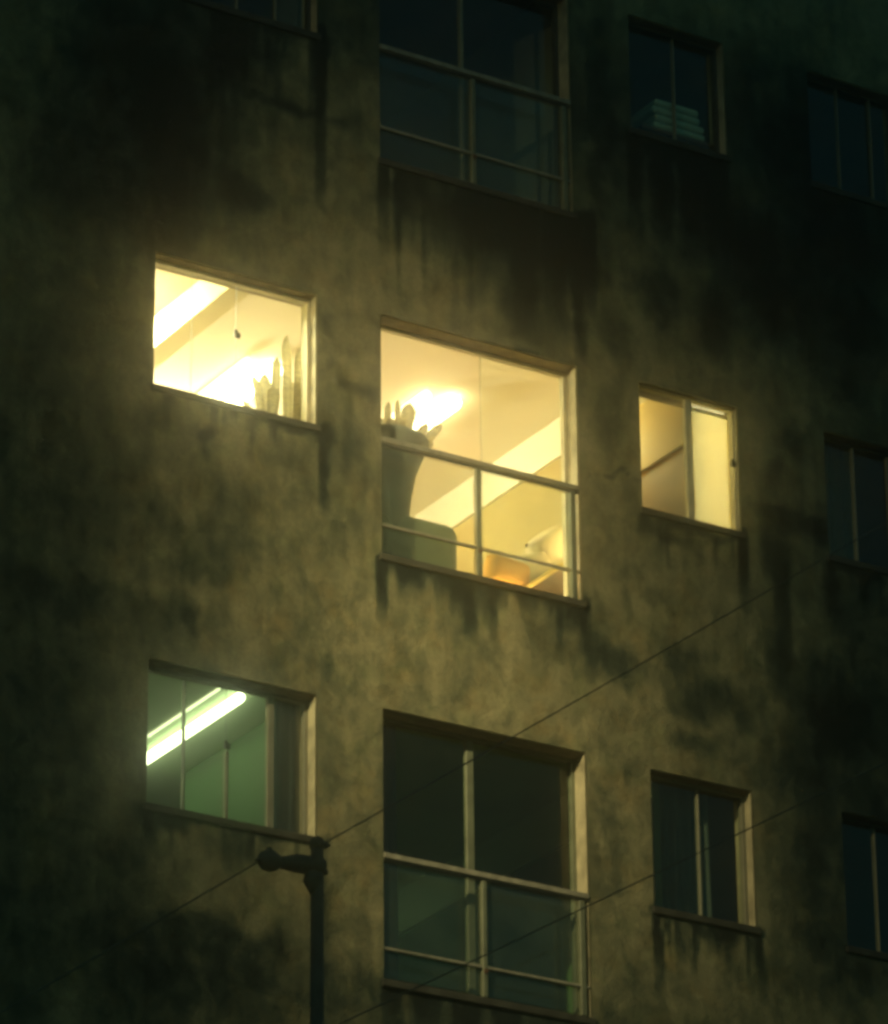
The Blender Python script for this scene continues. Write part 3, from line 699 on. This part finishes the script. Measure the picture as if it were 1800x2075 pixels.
# greenish rooms below
panel('ceiling', -1.2, 4.10, 0.2, YB, -1.75, -1.7385, M_GCEIL)
panel('rear_wall', -1.2, 4.10, YB, YB+0.1, -4.56, -1.751, M_GREEN)
panel('partition', 1.50, 1.58, 0.2, 2.25, -4.56, -1.751, M_GREEN)
panel('partition', 1.50, 1.58, 3.5, YB, -4.56, -1.751, M_GREEN)
panel('partition', 4.10, 4.16, 0.2, YB, -4.56, -1.7385, M_GREEN)
panel('frieze', 4.06, 4.099, 0.201, YB, -2.10, -1.751, M_GCEIL)
# unlit rooms
panel('rear_wall', -1.2, 8.9, YB-0.1, YB, 1.444, 4.399, M_DARKROOM)
panel('rear_wall', 5.5, 8.9, YB-0.1, YB, -1.556, 1.261, M_DARKROOM)
panel('rear_wall', 4.17, 8.9, YB-0.1, YB, -4.56, -1.739, M_DARKROOM)
panel('partition', 1.5, 1.58, 0.2, YB-0.11, 1.444, 4.399, M_DARKROOM)
panel('partition', 3.6, 3.68, 0.2, YB-0.11, 1.444, 4.399, M_DARKROOM)
# inner ledges
MB().box(-0.05, 1.56, 0.211, 0.50, -0.05, -0.002, 0.006, 1).build('ledge', M_WHITE, wA)

# ------------------------------------------------------------------ lamps, each a thing of its own
def twin_tube(label, x_main, x_slim, y0, y1, zc, rm, rs, mm, ms, group, dz=0.0):
    t = thing('ceiling_lamp', label, 'ceiling lamp', W((x_main+x_slim)/2, (y0+y1)/2, zc), group)
    off = t.location
    for xq in (x_main, x_slim):
        MB().box(xq-0.014, xq+0.014, y0+0.02, y1-0.12, zc-0.012, zc-0.001, 0.004, 1).build('batten', M_WHITE, t, off)
    MB().capsule((x_main, y0, zc-0.0125-rm), (x_main, y1, zc-0.0125-rm), rm).build('tube', mm, t, off, True)
    MB().capsule((x_slim, y0+0.03, zc-0.0125-rs), (x_slim, y1-0.1, zc-0.0125-rs), rs).build('tube', ms, t, off, True)
    return t
GL = 'fluorescent ceiling lamps'
twin_tube('warm white ceiling tube behind the plants in the small lit window', 1.80, 1.57, 1.45, 2.55, 1.25, 0.055, 0.045, M_WARM, M_WARMSLIM, GL)
twin_tube('warm white ceiling tube glowing in the large lit window behind a rail', 3.20, 2.97, 1.25, 2.05, 1.25, 0.055, 0.045, M_WARM, M_WARMSLIM, GL)
twin_tube('greenish white twin tube slanting across the lower left window', 1.075, 0.915, 0.66, 2.4, -1.75, 0.037, 0.008, M_COOL, M_COOLSLIM, GL)
twin_tube('added warm fill tube left of the beam, unseen beside the small lit window', 0.02, 0.25, 0.9, 2.3, 1.25, 0.045, 0.03, M_WARMFILL, M_WARMFILL, GL)  # unseen tube added to brighten the beam and ceiling
twin_tube('added greenish fill tube further left, unseen beside the lower left window', -0.55, -0.7, 0.9, 2.3, -1.75, 0.042, 0.012, M_COOLFILL, M_COOLSLIM, GL)  # unseen tube added to keep the greenish walls bright
# pendant and ceiling lamps
def globe(label, x, y, zc, m):
    t = thing('ceiling_lamp', label, 'ceiling lamp', W(x, y, zc)); off = t.location
    MB().lathe((x, y, zc-0.03), [(0.07, 0.029), (0.07, 0.0)]).build('lamp_base', M_WHITE, t, off)
    MB().lathe((x, y, zc-0.15), [(0.004, 0), (0.05, 0.012), (0.08, 0.05), (0.08, 0.08), (0.06, 0.119)]).build('shade', m, t, off, True)
def pendant(label, x, y, zc, drop, m, r=0.1):
    t = thing('pendant_lamp', label, 'pendant lamp', W(x, y, zc)); off = t.location
    MB().tube([(x, y, zc-drop), (x, y, zc-0.001)], 0.005, 6).build('cord', M_WIRE, t, off)
    MB().lathe((x, y, zc-drop-2*r), [(r*math.sin(a), r-r*math.cos(a)) for a in [0.03+i*(math.pi-0.06)/9 for i in range(10)]], 18).build('shade', m, t, off, True)
    return t
M_GLOBE = emit('warm_globe', (1.0, 0.88, 0.42), 330.0)
M_BLINDLAMP = emit('bright_globe', (1.0, 0.96, 0.66), 1150.0)
M_PENDFILL = emit('warm_fill_pendant', (1.0, 0.89, 0.57), 460.0)
pendant('added warm fill globe unseen at the back of the lit room', 1.55, 3.2, 1.25, 0.45, M_PENDFILL, 0.14)  # unseen globe added as fill for the whole lit room
pendant('warm pendant globe hanging behind the cream blind', 4.98, 1.15, 1.25, 0.45, M_BLINDLAMP, 0.09)
globe('round warm ceiling lamp inside the narrow room of the small right window', 4.32, 1.35, 1.25, M_GLOBE)

# ------------------------------------------------------------------ curtains and blind
def curtain(label, x0, x1, y, z0, z1, folds, amp, m, name='curtain', cat='curtain'):
    nu = folds*8
    def fn(u, v):
        a = amp*(0.75+0.25*math.sin(3.1*u+1.0))
        return (x0+(x1-x0)*u + 0.012*math.sin(u*9+v*2), y + a*math.sin(2*math.pi*folds*u + 0.5*math.sin(2.2*v+u*4)), z0+(z1-z0)*v)
    t = thing(name, label, cat, W((x0+x1)/2, y, z1)); off = t.location
    MB().grid(fn, nu, 10).build('cloth', m, t, off, True, 0.004)
    MB().tube([(x0-0.03, y, z1+0.012), (x1+0.03, y, z1+0.012)], 0.009, 8).build('curtain_rod', M_DARKFRAME, t, off, True)
    return t
curtain('blue grey folded curtain at the right of the greenish lit window', 1.035, 1.45, 0.26, -3.6, -1.80, 4, 0.035, M_CURTAIN)
curtain('narrow dark curtain at the left edge of the large dim lower window', 1.62, 2.06, 0.27, -4.5, -1.80, 4, 0.03, M_CURTAIN)
curtain('dark folded curtain in the small window beside the large dim window', 4.17, 4.62, 0.26, -3.8, -1.80, 5, 0.03, M_PALECURTAIN)
curtain('dark green curtain in the lit row window at the right edge', 5.62, 6.02, 0.26, -1.2, 1.20, 4, 0.03, M_PALECURTAIN)

def blind_material():
    m = bpy.data.materials.new('cream_blind_cloth'); m.use_nodes = True; N, L = m.node_tree.nodes, m.node_tree.links; N.clear()
    tc = N.new('ShaderNodeTexCoord'); no = N.new('ShaderNodeTexNoise'); no.inputs['Scale'].default_value = 3; L.new(tc.outputs['Object'], no.inputs['Vector'])
    rp = N.new('ShaderNodeValToRGB'); L.new(no.outputs[0], rp.inputs[0])
    rp.color_ramp.elements[0].color = (0.80, 0.76, 0.58, 1); rp.color_ramp.elements[1].color = (0.88, 0.84, 0.68, 1)
    df = N.new('ShaderNodeBsdfDiffuse'); tl = N.new('ShaderNodeBsdfTranslucent'); mx = N.new('ShaderNodeMixShader'); mx.inputs[0].default_value = 0.65
    L.new(rp.outputs[0], df.inputs[0]); L.new(rp.outputs[0], tl.inputs[0]); o = N.new('ShaderNodeOutputMaterial')
    L.new(df.outputs[0], mx.inputs[1]); L.new(tl.outputs[0], mx.inputs[2]); L.new(mx.outputs[0], o.inputs[0]); return m
t = thing('roller_blind', 'bright cream blind filling the right half of the small lit window', 'blind', W(4.66, 0.12, 0.97)); off = t.location
MB().box(4.442, 4.803, 0.113, 0.116, 0.045, 0.945, 0.0).build('cloth', blind_material(), t, off)
MB().tube([(4.442, 0.125, 0.965), (4.803, 0.125, 0.965)], 0.016, 12).build('roller', M_WHITE, t, off, True)
MB().box(4.442, 4.803, 0.109, 0.120, 0.022, 0.044, 0.003, 1).build('bottom_bar', M_WHITE, t, off)

# ------------------------------------------------------------------ plants
def leafy(name, col, k):
    m = mat(name, col, 0.6, 0.4, 18, 0.1, 60, stretch=(1, 1, 3)); N, L = m.node_tree.nodes, m.node_tree.links
    b = N['Principled BSDF']; out = N['Material Output']
    tl = N.new('ShaderNodeBsdfTranslucent'); mx = N.new('ShaderNodeMixShader'); mx.inputs[0].default_value = k
    L.new(b.inputs['Base Color'].links[0].from_socket, tl.inputs[0])
    L.new(b.outputs[0], mx.inputs[1]); L.new(tl.outputs[0], mx.inputs[2]); L.new(mx.outputs[0], out.inputs[0]); return m
M_LEAF = leafy('snake_plant_leaf', (0.55, 0.50, 0.30), 0.62)
M_POT = mat('grey_planter_glaze', (0.24, 0.27, 0.22), 0.6, 0.25, 5, 0.1)
M_SOIL = mat('potting_soil', (0.03, 0.022, 0.015), 0.95, 0.4, 40, 0.4)
def leaf(parent, off, base, tip, w, bend=0.03, curl=0.3):
    b, t_ = Vector(base), Vector(tip); ax = (t_-b); side = Vector((1, 0.25*random.uniform(-1, 1), 0)).normalized(); nrm = ax.cross(side).normalized()
    n = 16
    def fn(u, v):
        prof = (0.6+0.7*v-0.25*v*v)*min(1.0, ((1-v)/0.15)**0.6 if v < 1 else 0.0) + 0.03
        p = b + ax*v + nrm*(bend*math.sin(v*2.6)) + side*((u-0.5)*w*prof*1.0) + nrm*(abs(u-0.5)*w*curl)
        return p
    return MB().grid(fn, 2, n).build('leaf', M_LEAF, parent, off, True, 0.004)
def snake_plant(label, c, pot_r, pot_h, leaves, group):
    t = thing('potted_plant', label, 'plant', W(*c), group); off = t.location
    MB().lathe(c, [(pot_r*0.70, 0), (pot_r*0.86, pot_h*0.5), (pot_r, pot_h*0.94), (pot_r*1.05, pot_h*0.95), (pot_r*1.05, pot_h), (pot_r*0.92, pot_h), (pot_r*0.9, pot_h*0.9)]).build('planter', M_POT, t, off, True)
    MB().lathe((c[0], c[1], c[2]+pot_h*0.88), [(pot_r*0.9, 0), (pot_r*0.9, 0.01)], 16).build('soil', M_SOIL, t, off)
    for dx, dy, tx, ty, tz, w in leaves:
        leaf(t, off, (c[0]+dx, c[1]+dy, c[2]+pot_h*0.86), (c[0]+tx, c[1]+ty, c[2]+tz), w, random.uniform(-0.02, 0.02))
    return t
GP = 'spiky plants behind the lit windows'
snake_plant('spiky plant with tall upright leaves on the ledge of the small lit window', (1.10, 0.36, 0.0), 0.11, 0.11,
            [(-.05, 0, -.10, 0, .36, .06), (-.01, .02, -.02, .02, .52, .085), (.04, 0, .065, 0, .66, .07), (-.08, .03, -.20, .02, .27, .05), (.0, -.03, .02, -.03, .40, .10), (-.04, -.03, -.14, -.03, .44, .06)], GP)
snake_plant('slim spiky plant nearest the jamb in the small lit window', (1.31, 0.36, 0.0), 0.09, 0.10,
            [(-.05, 0, -.07, 0, .84, .085), (0, 0, .035, 0, .77, .075), (.04, 0, .12, 0, .62, .07), (-.03, .03, -.02, .02, .52, .12), (.02, -.03, .09, -.03, .46, .09)], GP)
# taller one by the railing, in a flaring planter on a wire stand
tp = thing('potted_plant', 'tall dark plant with finger like leaves in a flared planter behind the rail', 'plant', W(2.0, 0.42, -1.556), GP); off = tp.location
MB().lathe((2.03, 0.42, -0.62), [(0.17, 0), (0.20, 0.25), (0.215, 0.42), (0.25, 0.60), (0.33, 0.80), (0.345, 0.83), (0.34, 0.85), (0.30, 0.83)], 28).build('planter', M_POT, tp, off, True)
MB().lathe((2.03, 0.42, 0.16), [(0.30, 0), (0.30, 0.012)], 20).build('soil', M_SOIL, tp, off)
for dx, tx, tz, w in ((.05, .07, .565, .055), (.11, .145, .60, .055), (.16, .255, .60, .12), (.20, .385, .475, .075), (.24, .50, .495, .085), (-.05, -.04, .45, .08), (-.13, -.15, .38, .08), (.02, .02, .42, .12), (.13, .19, .42, .13), (.18, .30, .36, .10), (.24, .42, .34, .09), (.08, .10, .44, .11)):
    leaf(tp, off, (2.03+dx, 0.42+random.uniform(-.05, .05), 0.14), (2.03+tx, 0.42, tz), w, random.uniform(-0.015, 0.015), 0.15)
st = MB()
for ang in (20, 140, 260):
    a = math.radians(ang); st.tube([(2.03+0.17*math.cos(a), 0.42+0.17*math.sin(a), -0.60), (2.03+0.27*math.cos(a), 0.42+0.27*math.sin(a), -1.555)], 0.012, 8)
st.build('stand', M_DARKFRAME, tp, off, True)

# ------------------------------------------------------------------ seating behind the large lit window
M_UPH = mat('grey_green_upholstery', (0.38, 0.42, 0.31), 0.95, 0.2, 8, 0.3, 160)
M_CUSH = mat('pale_cushion_cloth', (0.80, 0.66, 0.42), 0.95, 0.1, 8, 0.3, 160)
M_SOFA = mat('pale_sofa_cloth', (0.72, 0.55, 0.32), 0.95, 0.12, 8, 0.3, 160)
M_ORANGE = mat('orange_cushion_cloth', (0.74, 0.36, 0.06), 0.95, 0.15, 8, 0.3, 160)
M_WOOD = mat('dark_brown_wood', (0.16, 0.065, 0.02), 0.5, 0.35, 6, 0.1, 60, stretch=(1, 8, 1))
M_PIPE = mat('yellow_piping', (0.70, 0.48, 0.12), 0.8, 0.1, 8, 0.1)
t = thing('armchair', 'grey green armchair with rounded back against the railing window', 'armchair', W(2.15, 0.7, -1.556)); off = t.location
MB().box(1.72, 2.58, 0.235, 0.44, -1.30, -0.345, 0.10, 5).build('backrest', M_UPH, t, off, True)
MB().box(1.78, 2.52, 0.445, 1.15, -1.30, -1.08, 0.06, 4).build('seat', M_UPH, t, off, True)
for xx in (1.66, 2.50): MB().box(xx, xx+0.115, 0.40, 1.15, -1.36, -0.86, 0.045, 4).build('armrest', M_UPH, t, off, True)
for xx in (1.72, 2.52):
    for yy in (0.32, 1.08): MB().tube([(xx, yy, -1.555), (xx, yy, -1.31)], [0.018, 0.026], 10).build('leg', M_WOOD, t, off, True)

t = thing('sofa', 'pale sofa with dark wooden arm at the right of the large lit window', 'sofa', W(3.4, 1.0, -1.556)); off = t.location
MB().box(2.85, 3.86, 0.50, 0.68, -1.30, -0.66, 0.06, 4).build('backrest', M_SOFA, t, off, True)
MB().box(2.85, 3.86, 0.685, 1.35, -1.30, -1.06, 0.06, 4).build('seat', M_SOFA, t, off, True)
MB().poly_prism([(3.22, 0.37, -0.645), (3.76, 0.37, -0.215), (3.76, 0.37, -1.30), (3.22, 0.37, -1.30)], (0, 0.05, 0)).build('arm_panel', M_WOOD, t, off)
MB().tube([(3.20, 0.385, -0.645), (3.77, 0.385, -0.19)], 0.022, 10).build('piping', M_PIPE, t, off, True)
for xx in (2.92, 3.78):
    for yy in (0.58, 1.28): MB().tube([(xx, yy, -1.555), (xx, yy, -1.301)], [0.018, 0.026], 10).build('leg', M_WOOD, t, off, True)
t = thing('added_floor_lamp', 'small added fill light on the floor, unseen between window and sofa', 'lamp', W(3.12, 0.32, -1.556)); off = t.location  # added below the sill, out of view, to light the cushion fronts
MB().lathe((3.12, 0.32, -1.555), [(0.09, 0), (0.09, 0.02), (0.015, 0.035), (0.012, 0.56)], 16).build('base', M_DARKFRAME, t, off, True)
MB().lathe((3.12, 0.32, -1.0), [(0.004, 0), (0.05, 0.012), (0.075, 0.05), (0.075, 0.10), (0.05, 0.14), (0.004, 0.15)], 18).build('shade', emit('amber_fill_shade', (1.0, 0.72, 0.36), 90.0), t, off, True)

t = thing('added_wall_lamp', 'small added fill light beside the large lit window, unseen behind the jamb', 'wall lamp', W(3.74, 0.205, -0.22)); off = t.location  # added out of view behind the pier to brighten the cushions
MB().box(3.70, 3.78, 0.203, 0.222, -0.30, -0.16, 0.005, 2).build('back_plate', M_FRAMELIT, t, off)
MB().lathe((3.74, 0.27, -0.29), [(0.004, 0), (0.035, 0.01), (0.045, 0.06), (0.035, 0.11), (0.004, 0.12)], 16).build('shade', emit('amber_wall_fill', (1.0, 0.78, 0.42), 75.0), t, off, True)

def cushion(label, c, w, h, th, tilt, m, lean=0.0):
    me = MB(); n = 12
    rotm = Matrix.Translation(c) @ Matrix.Rotation(math.radians(tilt), 4, 'Y') @ Matrix.Rotation(math.radians(lean), 4, 'X')
    for sgn in (-1, 1):
        def fn(u, v):
            a, b = 2*u-1, 2*v-1
            k = max(0.0, (1-a**4)*(1-b**4))**0.32
            pin = 1-0.07*(a*a*b*b)
            return rotm @ Vector((a*w/2*pin, sgn*th/2*k, b*h/2*pin))
        me.grid(fn, n, n)
    bmesh.ops.remove_doubles(me.bm, verts=list(me.bm.verts), dist=1e-4)
    loc = W(*c); o = me.build('cushion', m, None, loc, True); o.location = loc
    return tag(o, label, 'cushion', 'cushions on the sofa')
cushion('orange cushion lying on the sofa back in the large lit window', (3.11, 0.50, -0.52), 0.36, 0.24, 0.18, 6, M_ORANGE)
cushion('pale cushion beside the orange one in the large lit window', (3.36, 0.53, -0.46), 0.32, 0.34, 0.18, -25, M_CUSH)
cushion('tall pale cushion against the right jamb in the large lit window', (3.58, 0.55, -0.27), 0.40, 0.44, 0.18, -38, M_CUSH)

# ------------------------------------------------------------------ things in the dark windows
M_LINEN = mat('pale_folded_linen', (0.50, 0.58, 0.50), 0.9, 0.2, 10, 0.3, 120)
cab = thing('cabinet', 'low dark cabinet behind the upper right window, pale linen on it', 'cabinet', W(4.5, 0.5, 1.444)); off = cab.location
MB().box(4.12, 5.0, 0.24, 0.72, 1.50, 3.20, 0.006, 1).build('carcass', M_WOOD, cab, off)
MB().box(4.14, 4.80, 0.130, 0.73, 3.201, 3.235, 0.006, 1).build('top', M_WOOD, cab, off)
for xx in (4.14, 4.92):
    MB().box(xx, xx+0.06, 0.3, 0.36, 1.445, 1.499).build('leg', M_WOOD, cab, off); MB().box(xx, xx+0.06, 0.6, 0.66, 1.445, 1.499).build('leg', M_WOOD, cab, off)
for k, (dx, wv) in enumerate(((0.0, .47), (.015, .45), (-.01, .44), (.02, .40))):
    z = 3.237 + k*0.066
    o = MB().box(4.25+dx, 4.25+dx+wv, 0.135, 0.50, z, z+0.060, 0.026, 4).build('folded_linen', M_LINEN, None)
    origin_to(o, W(4.48, 0.32, z))
    tag(o, ('lowest pale linen bundle of the pile in the upper right window', 'second pale linen bundle from the bottom of the window pile', 'third pale linen bundle from the bottom of the window pile', 'topmost pale linen bundle of the pile in the upper right window')[k], 'folded linen', 'folded linen piled in the dark window')

# ------------------------------------------------------------------ street: ground, road, pavement
M_ASPH = mat('asphalt', (0.05, 0.05, 0.05), 0.9, 0.3, 2, 0.3, 80)
M_PAVE = mat('pavement_concrete', (0.16, 0.155, 0.14), 0.9, 0.3, 2, 0.3, 60)
M_PAINT = mat('road_paint', (0.7, 0.7, 0.66), 0.7, 0.2, 6, 0.1)
structure(MB().box(-110, 110, -110, 110, -ZO-0.30, -ZO-0.128).build('ground', M_ASPH))
structure(MB().box(-80, 80, -6.4, -0.002, -ZO-0.127, -ZO, 0.02, 2).build('pavement', M_PAVE))
structure(MB().box(-80, 80, -34, -23, -ZO-0.127, -ZO, 0.02, 2).build('pavement', M_PAVE))
for i in range(-6, 7):
    structure(MB().box(i*6-1.5, i*6+1.5, -14.76, -14.64, -ZO-0.124, -ZO-0.122).build('road_marking', M_PAINT))

# thin night haze in the street
hz = MB().box(-112, 112, -112, 112, -ZO-1.3, 8.6)
hm = bpy.data.materials.new('night_haze'); hm.use_nodes = True; hn = hm.node_tree.nodes; hn.clear()
hv = hn.new('ShaderNodeVolumePrincipled'); hv.inputs['Color'].default_value = (0.97, 0.97, 0.95, 1); hv.inputs['Density'].default_value = 0.0075
hv.inputs['Anisotropy'].default_value = 0.988   # mist: scatters mostly forward, which haloes the lit windows
ho = hn.new('ShaderNodeOutputMaterial'); hm.node_tree.links.new(hv.outputs[0], ho.inputs['Volume'])
haze = hz.build('haze', hm); haze['kind'] = 'stuff'
tag(haze, 'thin greenish night haze hanging in the street', 'haze')

# pole in front of the facade
px, py = -1.647, -5.0
t = thing('street_pole', 'dark slim steel pole with a stubby rounded head jutting left', 'street pole', (px, py, 0)); off = t.location
MB().tube([(px, py, -ZO), (px, py, -8.0), (px, py, -5.21)], [0.056, 0.042, 0.034], 18).build('shaft', M_POLE, t, off, True)
MB().lathe((px, py, -5.212), [(0.04, 0), (0.042, 0.015), (0.036, 0.05), (0.015, 0.065)], 16).build('cap', M_POLE, t, off, True)
MB().tube([(px-0.02, py, -5.47), (px-0.03, py, -5.40), (px-0.02, py, -5.36)], [0.02, 0.05, 0.05], 14).build('collar', M_POLE, t, off, True)
hd = MB()
hd.tube([(px+0.03, py, -5.315), (px-0.05, py, -5.315), (px-0.13, py, -5.318), (px-0.20, py, -5.33), (px-0.24, py, -5.335)], [0.050, 0.052, 0.050, 0.036, 0.030], 16)
hd.build('bracket', M_POLE, t, off, True)
hl = MB(); hl.tube([(px-0.222, py, -5.335), (px-0.24, py, -5.335), (px-0.275, py, -5.335), (px-0.315, py, -5.333), (px-0.345, py, -5.33), (px-0.358, py, -5.33)], [0.02, 0.044, 0.058, 0.056, 0.034, 0.006], 18)
hl.tube([(px-0.29, py, -5.30), (px-0.29, py, -5.262)], [0.022, 0.016], 10)
hl.build('lamp_head', M_POLE, t, off, True)
MB().tube([(px+0.028, py, -5.335), (px+0.06, py, -5.335), (px+0.066, py, -5.335)], [0.012, 0.016, 0.006], 10).build('bolt', M_POLE, t, off, True)

MB().tube([(px+0.03, py, -5.19), (px+0.055, py, -5.185), (px+0.075, py, -5.18)], [0.010, 0.018, 0.010], 10).build('insulator', M_POLE, t, off, True)
MB().tube([(px-0.352, py, -5.345), (px-0.37, py, -5.35)], [0.014, 0.010], 10).build('insulator', M_POLE, t, off, True)
def wire(label, a, b, sag, r=0.0045):
    a, b = Vector(a), Vector(b); pts = []
    for i in range(41):
        s = i/40; p = a.lerp(b, s); p.z -= sag*4*s*(1-s); pts.append(p)
    o = MB().tube(pts, r, 8).build('overhead_wire', M_WIRE, None, (0, 0, 0), True)
    origin_to(o, W(*a))
    return tag(o, label, 'wire', 'thin wires crossing the facade')
wire('thin black wire rising right from the pole top across the facade', (px+0.02, py, -5.19), (7.7, -2.77, 1.55), 0.04)
wire('thin black wire running to the lower left from the pole head', (px-0.34, py, -5.34), (-7.0, -5.0, -8.93), 0.02)
wire('thin black wire crossing the large dim lower window', (-5.9, -4.0, -8.7), (8.0, -4.0, -0.42), 0.05)

# floodlight mast off to the left
t = thing('floodlight_mast', 'tall mast with a floodlight aimed at the facade', 'floodlight mast', (LAMP_POS.x-0.3, LAMP_POS.y-0.2, 0)); off = t.location
mx_, my_ = LAMP_POS.x-0.3, LAMP_POS.y-0.2; mz = LAMP_POS.z-ZO
MB().tube([(mx_, my_, -ZO), (mx_, my_, mz+0.3)], [0.14, 0.07], 16).build('shaft', M_POLE, t, off, True)
MB().tube([(mx_, my_, mz+0.25), (mx_+0.1, my_+0.05, mz+0.28)], 0.03, 10).build('bracket', M_POLE, t, off, True)
dirv = (LAMP_AIM-LAMP_POS).normalized(); back = Vector((LAMP_POS.x, LAMP_POS.y, mz)) - dirv*0.30
MB().tube([back, back+dirv*0.12, back+dirv*0.17], [0.06, 0.16, 0.19], 20).build('housing', M_POLE, t, off, True)
flood.parent = t; flood.location = LAMP_POS - Vector(off)
